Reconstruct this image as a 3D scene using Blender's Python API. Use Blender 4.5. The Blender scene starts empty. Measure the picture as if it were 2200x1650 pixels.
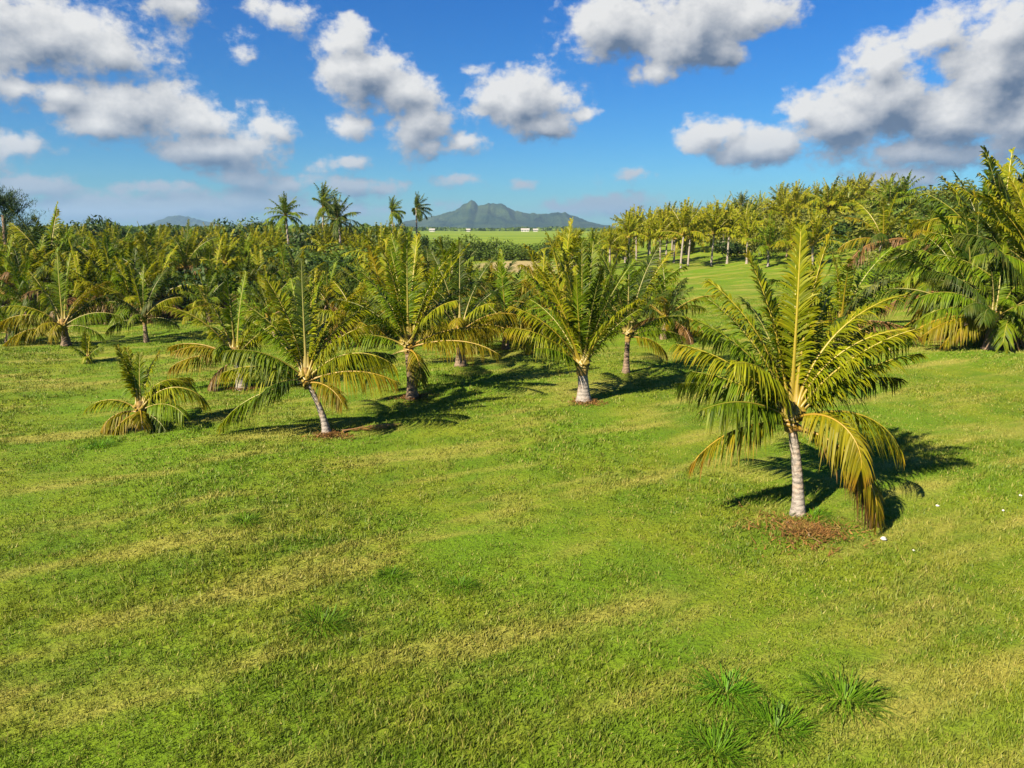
import bpy, math, random
import numpy as np
from mathutils import Vector, Matrix

C = bpy.context.scene.collection
S = bpy.context.scene
R = math.radians

# ------------------------------------------------------------------ camera
CAM_H = 5.0
PITCH = R(12.1)
FPX = 1571.0                      # focal length in pixels of the 2200 px wide photograph
cd = bpy.data.cameras.new('camera')
cam = bpy.data.objects.new('camera', cd); C.objects.link(cam)
cam.location = (0, 0, CAM_H)
cam.rotation_euler = (math.pi / 2 - PITCH, 0, 0)
cd.sensor_width = 36.0
cd.lens = 36.0 * FPX / 2200
cd.clip_start = 0.1
cd.clip_end = 20000
S.camera = cam

# ------------------------------------------------------------------ light
SUN_EL, SUN_AZ = R(36), math.atan2(-0.72, -0.70)        # azimuth measured from +Y towards +X
sun_dir = Vector((math.sin(SUN_AZ) * math.cos(SUN_EL), math.cos(SUN_AZ) * math.cos(SUN_EL), math.sin(SUN_EL)))
sl = bpy.data.lights.new('sun', 'SUN'); sl.energy = 5.0; sl.angle = R(0.55); sl.color = (1.0, 0.86, 0.64)
so = bpy.data.objects.new('sun', sl); C.objects.link(so)
so.rotation_euler = (-sun_dir).to_track_quat('-Z', 'Y').to_euler()
S.view_settings.view_transform = 'Standard'
S.view_settings.look = 'None'
S.view_settings.exposure = 1.65
S.view_settings.gamma = 1.0
S.cycles.max_bounces = 6
S.cycles.transparent_max_bounces = 8
S.cycles.volume_bounces = 0

def pix_dir(px, py):
    u, v = (px - 1100) / FPX, -(py - 825) / FPX
    c, s = math.cos(PITCH), math.sin(PITCH)
    return Vector((u, c + v * s, -s + v * c)).normalized()

# ------------------------------------------------------------------ node helpers
class NT:
    def __init__(self, tree): self.t = tree; self.n = tree.nodes; self.l = tree.links
    def add(self, typ, **kw):
        n = self.n.new(typ)
        for k, v in kw.items(): setattr(n, k, v)
        return n
    def put(self, sock, v):
        if v is None: return
        if isinstance(v, bpy.types.NodeSocket): self.l.new(v, sock)
        else: sock.default_value = v
    def math(self, op, a, b=None, c=None, clamp=False):
        n = self.add('ShaderNodeMath', operation=op, use_clamp=clamp)
        self.put(n.inputs[0], a); self.put(n.inputs[1], b); self.put(n.inputs[2], c)
        return n.outputs[0]
    def vec(self, op, a, b=None):
        n = self.add('ShaderNodeVectorMath', operation=op)
        self.put(n.inputs[0], a)
        if op == 'SCALE': self.put(n.inputs['Scale'], b)
        else: self.put(n.inputs[1], b)
        return n.outputs['Value'] if op in ('LENGTH', 'DOT_PRODUCT', 'DISTANCE') else n.outputs[0]
    def noise(self, vec, scale, detail=4, rough=0.55, out='Fac', dist=0.0):
        n = self.add('ShaderNodeTexNoise')
        self.put(n.inputs['Vector'], vec); n.inputs['Scale'].default_value = scale
        n.inputs['Detail'].default_value = detail; n.inputs['Roughness'].default_value = rough
        n.inputs['Distortion'].default_value = dist
        return n.outputs[out]
    def step(self, v, a, b, lo=0.0, hi=1.0, smooth=True):
        n = self.add('ShaderNodeMapRange', interpolation_type='SMOOTHSTEP' if smooth else 'LINEAR')
        self.put(n.inputs['Value'], v)
        n.inputs['From Min'].default_value = a; n.inputs['From Max'].default_value = b
        n.inputs['To Min'].default_value = lo; n.inputs['To Max'].default_value = hi
        return n.outputs[0]
    def mix(self, f, a, b, blend='MIX'):
        n = self.add('ShaderNodeMix', data_type='RGBA', blend_type=blend)
        self.put(n.inputs[0], f)
        self.put(n.inputs[6], a if isinstance(a, bpy.types.NodeSocket) else (*a, 1))
        self.put(n.inputs[7], b if isinstance(b, bpy.types.NodeSocket) else (*b, 1))
        return n.outputs[2]
    def xyz(self, x, y, z):
        n = self.add('ShaderNodeCombineXYZ')
        for i, v in enumerate((x, y, z)): self.put(n.inputs[i], v)
        return n.outputs[0]
    def sep(self, v):
        n = self.add('ShaderNodeSeparateXYZ'); self.put(n.inputs[0], v); return n.outputs

# ------------------------------------------------------------------ sky with cumulus
W = bpy.data.worlds.new('World'); S.world = W; W.use_nodes = True
W.node_tree.nodes.clear()
w = NT(W.node_tree)
CLOUDS = [  # photograph pixel of the centre, half width, half height, weight: turned into directions on the sky
 (90,70,210,85,1.0),(225,120,100,55,1.0),(20,20,140,70,.9),
 (30,185,70,38,.9),(135,205,80,42,.9),
 (290,225,105,58,1.1),(225,270,100,42,1.0),(420,250,115,62,.95),(470,320,135,48,1.1),(580,280,60,45,.85),(520,375,90,34,.8),
 (385,10,70,40,.8),(600,20,80,50,.7),(530,95,60,50,.62),
 (745,85,62,48,1.0),(780,160,98,78,1.15),(860,205,90,55,1.1),(760,275,60,34,.75),
 (900,275,80,70,1.0),(930,320,80,34,.8),
 (1120,215,122,74,1.15),(1160,270,90,42,1.0),(1255,245,46,28,.85),(1050,205,62,52,.95),(1010,150,45,20,.6),(1000,310,60,30,.7),
 (1330,50,140,76,1.15),(1480,55,140,92,1.15),(1600,40,110,62,1.0),(1420,145,100,36,.8),(1565,110,50,44,.85),
 (1530,290,90,48,1.0),(1640,315,125,46,1.05),(1740,245,80,55,.95),(1810,270,115,74,1.1),(1895,145,85,64,1.0),(1900,235,125,90,1.15),
 (2030,265,135,82,1.15),(2025,55,70,52,1.0),(2140,150,120,115,1.2),(2170,60,90,62,1.0),(2000,330,160,40,1.0),(2200,270,100,80,1.1),
 (1000,390,62,22,.75),(1125,395,54,18,.7),(1350,380,66,20,.66),(740,350,110,26,.72),(610,390,90,30,.85),(1300,440,150,34,.95),(1215,445,80,26,.8),
 (90,400,90,34,.95),(210,440,240,36,1.0),(400,445,200,32,1.0),(560,425,140,36,1.0),(780,400,110,30,.85),(330,405,120,20,.8),(700,455,150,22,.85),(1930,390,100,26,.8),(50,310,100,34,.75),(950,435,70,18,.6),
 (2400,120,160,110,1.0),(-220,120,160,90,1.0),(-150,330,130,50,1.0),(2450,330,170,50,1.0),(1000,-160,190,80,1.0),(300,-150,200,80,1.0),(1900,-170,180,70,1.0)]
fg = bpy.data.node_groups.new('cloud_field', 'ShaderNodeTree')
fg.interface.new_socket('P', in_out='INPUT', socket_type='NodeSocketVector')
fg.interface.new_socket('F', in_out='OUTPUT', socket_type='NodeSocketFloat')
fg.interface.new_socket('G', in_out='OUTPUT', socket_type='NodeSocketFloat')
g = NT(fg)
gi = g.add('NodeGroupInput'); go = g.add('NodeGroupOutput')
P = gi.outputs[0]
wc = g.noise(P, 9.0, 3, .5, 'Color')
Pw = g.vec('ADD', P, g.vec('MULTIPLY', g.vec('SUBTRACT', wc, (.5, .5, .5)), (.050, .036, 0)))
acc = None
for (px, py, a, b, wt) in CLOUDS:
    d = pix_dir(px, py)
    az, el = math.atan2(d.x, d.y), math.asin(d.z)
    q = g.vec('MULTIPLY', g.vec('SUBTRACT', Pw, (az, el, 0)), (FPX / a, FPX / b, 0))
    f = g.math('MULTIPLY_ADD', g.vec('LENGTH', q), -wt * .72, wt)
    acc = f if acc is None else g.math('SMOOTH_MAX', acc, f, .22)
n1 = g.noise(g.vec('MULTIPLY', P, (1, 1.25, 1)), 21.0, 7, .58)
n2 = g.noise(g.vec('MULTIPLY', P, (1, 1.25, 1)), 62.0, 5, .6)
F = g.math('ADD', acc, g.math('MULTIPLY', g.math('SUBTRACT', n1, .5), 1.2))
F = g.math('ADD', F, g.math('MULTIPLY', g.math('SUBTRACT', n2, .5), .62))
g.l.new(F, go.inputs[0])
g.l.new(g.math('ADD', acc, g.math('MULTIPLY', g.math('SUBTRACT', g.noise(P, 15.0, 2, .45), .5), 1.0)), go.inputs[1])

tc = w.add('ShaderNodeTexCoord').outputs['Generated']
sx, sy, sz = w.sep(w.vec('NORMALIZE', tc))
AZ = w.math('ARCTAN2', sx, sy); EL = w.math('ARCSINE', sz)
Pv = w.xyz(AZ, EL, 0.0)
def field(off):
    n = w.add('ShaderNodeGroup'); n.node_tree = fg
    w.l.new(w.vec('ADD', Pv, off), n.inputs[0]); return n.outputs[0], n.outputs[1]
F0, G0 = field((0, 0, 0)); F1, G1 = field((-.008, .015, 0)); F2, G2 = field((-.018, .044, 0))
dens = w.step(F0, .27, .66)
rise = w.math('ADD', w.math('MULTIPLY', w.math('SUBTRACT', F0, F1), .75), w.math('MULTIPLY', w.math('SUBTRACT', G0, G1), .80))   # the side that faces the light
bulk = w.step(G2, .15, 1.05, smooth=False)
core = w.step(G0, .5, 1.2, smooth=False)
lit = w.math('ADD', rise, .64)
lit = w.math('SUBTRACT', lit, w.math('MULTIPLY', bulk, .56))
lit = w.math('SUBTRACT', lit, w.math('MULTIPLY', core, .10))
ccol = w.mix(w.step(lit, -.30, .90, smooth=False), (.15, .215, .33), (.95, .95, .94))
lowmix = w.step(EL, .02, .13)
ccol = w.mix(lowmix, w.mix(.7, ccol, (.185, .305, .47)), ccol)
dens = w.math('MULTIPLY', dens, w.step(EL, -.01, .10, .85, 1.0))
sky = w.add('ShaderNodeTexSky', sky_type='NISHITA')
sky.sun_disc = False; sky.sun_elevation = SUN_EL; sky.sun_rotation = SUN_AZ % (2 * math.pi)
sky.altitude = 0; sky.air_density = 1.0; sky.dust_density = 0.25; sky.ozone_density = 2.5
hs = w.add('ShaderNodeHueSaturation'); hs.inputs['Saturation'].default_value = 1.35; hs.inputs['Value'].default_value = 1.0
w.l.new(sky.outputs[0], hs.inputs['Color'])
skycol = w.mix(1.0, hs.outputs[0], w.mix(w.step(EL, 0, .30, smooth=False), (.36, .76, 1.08), (.36, .80, 1.26)), 'MULTIPLY')
b1 = w.add('ShaderNodeBackground'); w.l.new(skycol, b1.inputs[0]); b1.inputs[1].default_value = .031
b2 = w.add('ShaderNodeBackground'); w.l.new(ccol, b2.inputs[0]); b2.inputs[1].default_value = .275
ms = w.add('ShaderNodeMixShader'); w.l.new(dens, ms.inputs[0]); w.l.new(b1.outputs[0], ms.inputs[1]); w.l.new(b2.outputs[0], ms.inputs[2])
wo = w.add('ShaderNodeOutputWorld'); w.l.new(ms.outputs[0], wo.inputs[0])
W.cycles.sampling_method = 'MANUAL'; W.cycles.sample_map_resolution = 512

# ------------------------------------------------------------------ terrain
def sstep(a, b, v):
    t = np.clip((np.asarray(v, float) - a) / (b - a), 0, 1); return t * t * (3 - 2 * t)
def hgt(x, y):
    x = np.asarray(x, float); y = np.asarray(y, float)
    r = np.hypot(x, y)
    h = 7.5 * sstep(12, 78, x) * sstep(38, 112, y) * (1 - sstep(220, 420, y)) * (1 - sstep(250, 600, np.abs(x)))
    h = h + .10 * np.sin(x * .31 + 1.3) * np.cos(y * .23 + .4) * sstep(4, 14, r) * (1 - sstep(300, 800, r))
    h = h + .05 * np.sin(x * .83 + y * .41) * sstep(4, 14, r) * (1 - sstep(120, 300, r))
    return h
def ground_at(px, py):
    d = pix_dir(px, py); y = CAM_H / max(-d.z / d.y, 1e-3)
    for _ in range(25):
        k = y / d.y
        y = y * .5 + .5 * min(2500, max(3, (CAM_H - float(hgt(d.x * k, y))) / max(-d.z / d.y, 1e-3)))
    k = y / d.y
    return Vector((d.x * k, y, float(hgt(d.x * k, y))))
def at_depth(px, y):
    d = pix_dir(px, 560); x = d.x / d.y * y
    return Vector((x, y, float(hgt(x, y))))

# ------------------------------------------------------------------ object helpers
def tag(o, label=None, cat=None, group=None, kind=None):
    if label: o['label'] = label
    if cat: o['category'] = cat
    if group: o['group'] = group
    if kind: o['kind'] = kind
    return o
def thing(name, loc, label, cat, group=None, rz=0.0, scale=1.0):
    o = bpy.data.objects.new(name, None); C.objects.link(o)
    o.location = loc; o.rotation_euler = (0, 0, rz); o.scale = (scale,) * 3; o.empty_display_size = .2
    return tag(o, label, cat, group)
def put(name, me, parent=None, loc=(0, 0, 0), rot=(0, 0, 0), scale=1.0):
    o = bpy.data.objects.new(name, me); C.objects.link(o)
    o.parent = parent; o.location = loc; o.rotation_euler = rot; o.scale = (scale,) * 3 if not hasattr(scale, '__len__') else scale
    return o
def mesh(name, V, Fc, mats, tone=None, midx=None, smooth=False):
    me = bpy.data.meshes.new(name)
    me.from_pydata(V.tolist() if hasattr(V, 'tolist') else V, [], Fc)
    for m in mats: me.materials.append(m)
    if midx is not None: me.polygons.foreach_set('material_index', np.asarray(midx, np.int32))
    if tone is not None:
        a = me.attributes.new('tone', 'FLOAT_COLOR', 'POINT')
        a.data.foreach_set('color', np.hstack([tone, np.ones((len(tone), 1))]).astype(np.float32).ravel())
    if smooth: me.polygons.foreach_set('use_smooth', np.ones(len(me.polygons), bool))
    me.update(); return me
def join(parts):
    """parts: list of (V, faces, tone, material index) -> one set of arrays"""
    Vs, Fs, Ts, Ms, o = [], [], [], [], 0
    for V, Fc, T, mi in parts:
        Vs.append(V); Fs += [tuple(i + o for i in f) for f in Fc]; Ts.append(T); Ms += [mi] * len(Fc); o += len(V)
    return np.vstack(Vs), Fs, np.vstack(Ts), Ms

# ------------------------------------------------------------------ materials
def new_mat(name):
    m = bpy.data.materials.new(name); m.use_nodes = True; m.node_tree.nodes.clear(); return m, NT(m.node_tree)
def leaf_mat(name, ca, cb, tip, trans=.45, tipw=.6, rough=.5, hv=.45, spec=.18):
    m, t = new_mat(name)
    at = t.add('ShaderNodeAttribute', attribute_name='tone')
    r, s, u = t.sep(at.outputs['Vector'])
    rnd = t.add('ShaderNodeObjectInfo').outputs['Random']
    col = t.mix(t.math('ADD', t.math('MULTIPLY', r, .6), t.math('MULTIPLY', rnd, .4)), ca, cb)
    pos = t.add('ShaderNodeNewGeometry').outputs['Position']
    nz = t.noise(pos, 2.2, 3, .6)
    tp = t.math('MULTIPLY', t.math('MULTIPLY', t.math('ADD', t.step(s, .35, 1.0), t.step(u, .55, 1.05)), t.step(nz, .35, .7)), tipw, clamp=True)
    col = t.mix(tp, col, tip)
    h = t.add('ShaderNodeHueSaturation'); t.l.new(col, h.inputs['Color'])
    t.put(h.inputs['Value'], t.math('ADD', t.math('MULTIPLY', r, hv), 1 - hv / 2))
    t.put(h.inputs['Hue'], t.math('ADD', t.math('MULTIPLY', rnd, .025), .4875))
    p = t.add('ShaderNodeBsdfPrincipled'); t.l.new(h.outputs[0], p.inputs['Base Color'])
    p.inputs['Roughness'].default_value = rough; p.inputs['Specular IOR Level'].default_value = spec
    tr = t.add('ShaderNodeBsdfTranslucent'); t.l.new(t.mix(1.0, h.outputs[0], (1.15, 1.1, .55), 'MULTIPLY'), tr.inputs['Color'])
    mx = t.add('ShaderNodeMixShader'); mx.inputs[0].default_value = trans
    t.l.new(p.outputs[0], mx.inputs[1]); t.l.new(tr.outputs[0], mx.inputs[2])
    o = t.add('ShaderNodeOutputMaterial'); t.l.new(mx.outputs[0], o.inputs[0]); return m
LEAF = {
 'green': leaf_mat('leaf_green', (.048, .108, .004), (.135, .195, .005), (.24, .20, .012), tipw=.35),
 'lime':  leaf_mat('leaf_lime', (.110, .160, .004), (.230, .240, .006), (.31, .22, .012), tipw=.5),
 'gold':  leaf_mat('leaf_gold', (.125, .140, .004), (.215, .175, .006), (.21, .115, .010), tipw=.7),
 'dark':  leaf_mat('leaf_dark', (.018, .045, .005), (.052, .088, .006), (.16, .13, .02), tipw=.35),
 'brown': leaf_mat('leaf_brown', (.075, .042, .014), (.13, .075, .022), (.11, .075, .035), trans=.15),
}
def stalk_mat(name, ca, cb):
    m, t = new_mat(name)
    at = t.add('ShaderNodeAttribute', attribute_name='tone'); r, s, u = t.sep(at.outputs['Vector'])
    pos = t.add('ShaderNodeNewGeometry').outputs['Position']
    col = t.mix(u, ca, cb)
    col = t.mix(t.step(t.noise(pos, 24, 3), .45, .75, 0, .4), col, (.22, .13, .04))
    p = t.add('ShaderNodeBsdfPrincipled'); t.l.new(col, p.inputs['Base Color']); p.inputs['Roughness'].default_value = .45
    o = t.add('ShaderNodeOutputMaterial'); t.l.new(p.outputs[0], o.inputs[0]); return m
STALK = {
 'green': stalk_mat('stalk_green', (.15, .12, .012), (.19, .20, .02)),
 'lime': stalk_mat('stalk_lime', (.17, .125, .009), (.27, .235, .014)),
 'gold': stalk_mat('stalk_gold', (.19, .115, .009), (.29, .205, .014)),
 'dark': stalk_mat('stalk_dark', (.20, .16, .04), (.10, .13, .02)),
 'brown': stalk_mat('stalk_brown', (.24, .13, .05), (.20, .11, .04)),
}
def trunk_mat(name, ca, cb, dirt):
    m, t = new_mat(name)
    tcx = t.add('ShaderNodeTexCoord').outputs['Object']
    x, y, z = t.sep(tcx)
    nz = t.noise(tcx, 9, 5, .65)
    ring = t.math('SINE', t.math('ADD', t.math('MULTIPLY', z, 62), t.math('MULTIPLY', nz, 9)))
    col = t.mix(t.step(ring, -.4, 1.0, 0, .17), ca, cb)
    col = t.mix(t.step(t.noise(tcx, 4, 4), .45, .72, 0, .6), col, dirt)
    col = t.mix(t.step(t.noise(tcx, 15, 4, .7),   .46, .66, 0, .75), col, tuple(v * .38 for v in ca))
    p = t.add('ShaderNodeBsdfPrincipled'); t.l.new(col, p.inputs['Base Color']); p.inputs['Roughness'].default_value = .85
    bm = t.add('ShaderNodeBump'); bm.inputs['Strength'].default_value = .45; bm.inputs['Distance'].default_value = .015
    t.put(bm.inputs['Height'], t.math('ADD', ring, nz)); t.l.new(bm.outputs[0], p.inputs['Normal'])
    o = t.add('ShaderNodeOutputMaterial'); t.l.new(p.outputs[0], o.inputs[0]); return m
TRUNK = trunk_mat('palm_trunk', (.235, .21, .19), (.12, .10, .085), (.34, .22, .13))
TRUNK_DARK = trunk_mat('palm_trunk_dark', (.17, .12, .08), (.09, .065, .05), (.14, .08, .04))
SHEATH = trunk_mat('leaf_sheath', (.20, .125, .03), (.10, .06, .02), (.24, .19, .03))
def plain(name, col, rough=.8):
    m, t = new_mat(name)
    pos = t.add('ShaderNodeNewGeometry').outputs['Position']
    c = t.mix(t.step(t.noise(pos, 3.0, 4), .3, .7, 0, .35), col, tuple(v * .6 for v in col))
    p = t.add('ShaderNodeBsdfPrincipled'); t.l.new(c, p.inputs['Base Color']); p.inputs['Roughness'].default_value = rough
    o = t.add('ShaderNodeOutputMaterial'); t.l.new(p.outputs[0], o.inputs[0]); return m

def lawn_colour(t, pos):
    """patches of lush, plain and dry turf in metres"""
    flat = t.vec('MULTIPLY', pos, (1, 1, 0))
    big = t.noise(flat, .16, 4, .55)
    mid = t.noise(flat, .75, 4, .6)
    fx, fy, fz = t.sep(flat)
    diag = t.xyz(t.math('ADD', t.math('MULTIPLY', fx, .88), t.math('MULTIPLY', fy, .47)), t.math('SUBTRACT', t.math('MULTIPLY', fy, .88), t.math('MULTIPLY', fx, .47)), 0.0)
    streak = t.noise(t.vec('MULTIPLY', diag, (.35, 1.4, 0)), .55, 3, .6)
    fine = t.noise(flat, 6.0, 4, .7)
    c = t.mix(t.step(mid, .33, .68), (.080, .148, .005), (.155, .195, .010))
    c = t.mix(t.step(big, .42, .62, 0, .85), c, (.100, .188, .005))
    c = t.mix(t.step(streak, .47, .68, 0, .85), c, (.255, .240, .045))
    c = t.mix(t.step(fine, .55, .75, 0, .45), c, (.045, .080, .012))
    return c

def ground_material():
    m, t = new_mat('meadow')
    pos = t.add('ShaderNodeNewGeometry').outputs['Position']
    x, y, z = t.sep(pos)
    c = lawn_colour(t, pos)
    flat = t.vec('MULTIPLY', pos, (1, 1, 0))
    clump = t.noise(flat, 17, 3, .7)
    c = t.mix(t.step(clump, .45, .7, 0, .5), c, (.035, .055, .012))
    # the bare, sandy clearing behind the young palms
    q = t.vec('LENGTH', t.vec('MULTIPLY', t.vec('SUBTRACT', t.vec('ADD', flat, t.vec('SCALE', t.noise(flat, .12, 3, .5, 'Color'), 8.0)), (BARE[0] + 4, BARE[1] + 4, 4)), (1 / 9, 1 / 16, 0)))
    c = t.mix(t.step(q, .7, 1.15, .85, 0), c, (.30, .235, .12))
    # the wide crop field far behind the trees
    fld = t.math('MULTIPLY', t.step(t.math('ADD', y, t.math('MULTIPLY', t.noise(flat, .01, 2), 60)), 190, 260), t.step(t.math('ABSOLUTE', x), 1500, 2600, 1, 0))
    fc = t.mix(t.step(t.noise(t.vec('MULTIPLY', flat, (.35, 1.6, 0)), .008, 4), .35, .65), (.10, .17, .010), (.165, .215, .016))
    c = t.mix(fld, c, fc)
    c = t.mix(t.step(y, 950, 1150), c, t.mix(t.step(t.noise(flat, .004, 5, .6), .4, .62), (.03, .06, .014), (.09, .12, .03)))
    p = t.add('ShaderNodeBsdfPrincipled'); t.l.new(c, p.inputs['Base Color']); p.inputs['Roughness'].default_value = .9; p.inputs['Specular IOR Level'].default_value = .15
    bm = t.add('ShaderNodeBump'); bm.inputs['Strength'].default_value = .9; bm.inputs['Distance'].default_value = .06
    t.put(bm.inputs['Height'], t.noise(flat, 11, 5, .7)); t.l.new(bm.outputs[0], p.inputs['Normal'])
    o = t.add('ShaderNodeOutputMaterial'); t.l.new(p.outputs[0], o.inputs[0]); return m
BARE = ground_at(1150, 574)
s_ = np.linspace(-1, 1, 241)
gx = np.sinh(s_ * 6.0) / np.sinh(6.0) * 6600
gy = np.sinh(np.linspace(-.75, 1, 241) * 6.0) / np.sinh(6.0) * 6700
GX, GY = np.meshgrid(gx, gy)
V = np.stack([GX, GY, hgt(GX, GY)], -1).reshape(-1, 3)
n = 241
q = np.arange((n - 1) * n).reshape(n - 1, n)[:, :-1].ravel()
ground = put('ground', mesh('ground', V, np.stack([q, q + 1, q + n + 1, q + n], 1).tolist(), [ground_material()], smooth=True))
tag(ground, 'rolling green meadow of short grass under the palms', 'ground', kind='structure')

# ------------------------------------------------------------------ mountain and far hills
def mountain_material():
    m, t = new_mat('forested_mountain')
    pos = t.add('ShaderNodeNewGeometry').outputs['Position']
    c = t.mix(t.step(t.noise(pos, .012, 6, .65), .38, .66), (.009, .024, .010), (.034, .056, .017))
    c = t.mix(t.step(t.noise(pos, .0035, 4, .6), .5, .7, 0, .6), c, (.055, .075, .026))
    p = t.add('ShaderNodeBsdfPrincipled'); t.l.new(c, p.inputs['Base Color']); p.inputs['Roughness'].default_value = .95; p.inputs['Specular IOR Level'].default_value = .1
    bm = t.add('ShaderNodeBump'); bm.inputs['Strength'].default_value = 1.0; bm.inputs['Distance'].default_value = 22
    t.put(bm.inputs['Height'], t.noise(pos, .02, 6, .7)); t.l.new(bm.outputs[0], p.inputs['Normal'])
    o = t.add('ShaderNodeOutputMaterial'); t.l.new(p.outputs[0], o.inputs[0]); return m
MM = mountain_material()
def ridge(name, prof, Y, depth, label, seed):
    rg = np.random.default_rng(seed)
    pts = [pix_dir(px, py) for px, py in prof]
    xs = np.array([d.x / d.y * Y for d in pts]); zs = np.array([max(0, CAM_H + d.z / d.y * Y) for d in pts])
    nx, ny = 190, 70
    X = np.linspace(xs[0], xs[-1], nx); Z0 = np.interp(X, xs, zs)
    jag = np.interp(X, np.linspace(xs[0], xs[-1], 75), rg.normal(0, 1, 75)) + .6 * rg.normal(0, 1, nx)
    Z0 = Z0 + jag * 2.0 * np.clip(Z0 / 60, 0, 1)
    yy = np.linspace(-1, 1, ny)
    XX, YY = np.meshgrid(X, yy)
    cut = np.zeros_like(XX)
    for k in range(9):
        f = rg.uniform(.006, .05) * 3500 / Y; ph = rg.uniform(0, 6.28); sl = rg.uniform(-.8, .8)
        cut += np.sin(XX * f + ph + YY * sl * 6) * (.010 / f) ** .8
    cut = cut / np.abs(cut).max()
    fall = np.clip(1 - np.abs(YY) ** .9, 0, 1)
    ZZ = Z0[None] * fall * (1 - .50 * np.abs(cut) * np.minimum(1, np.abs(YY) * 5)) - 2
    YYw = Y + YY * depth * (.75 + .25 * Z0[None] / zs.max())
    V = np.stack([XX, YYw, ZZ], -1).reshape(-1, 3)
    q = np.arange((ny - 1) * nx).reshape(ny - 1, nx)[:, :-1].ravel()
    return tag(put(name, mesh(name, V, np.stack([q, q + 1, q + nx + 1, q + nx], 1).tolist(), [MM], smooth=True)), label, 'mountain', kind='structure')
ridge('mountain', [(790, 489), (840, 485), (862, 477), (900, 468), (940, 461), (970, 452), (986, 445), (994, 437), (1004, 433), (1012, 426), (1020, 430), (1028, 439), (1040, 438), (1050, 434), (1066, 433), (1078, 434),
                   (1090, 444), (1108, 450), (1130, 455), (1160, 458), (1185, 455), (1212, 455), (1236, 463), (1262, 474), (1290, 481), (1340, 488)], 3600, 560,
      'long blue green mountain with a pointed peak on the horizon', 4)
ridge('hills', [(300, 488), (345, 473), (362, 464), (385, 461), (410, 466), (440, 474), (480, 481), (520, 480), (552, 475), (580, 474), (602, 482), (640, 488)], 5200, 500,
      'low hazy hills on the horizon behind the palm grove', 9)

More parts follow.
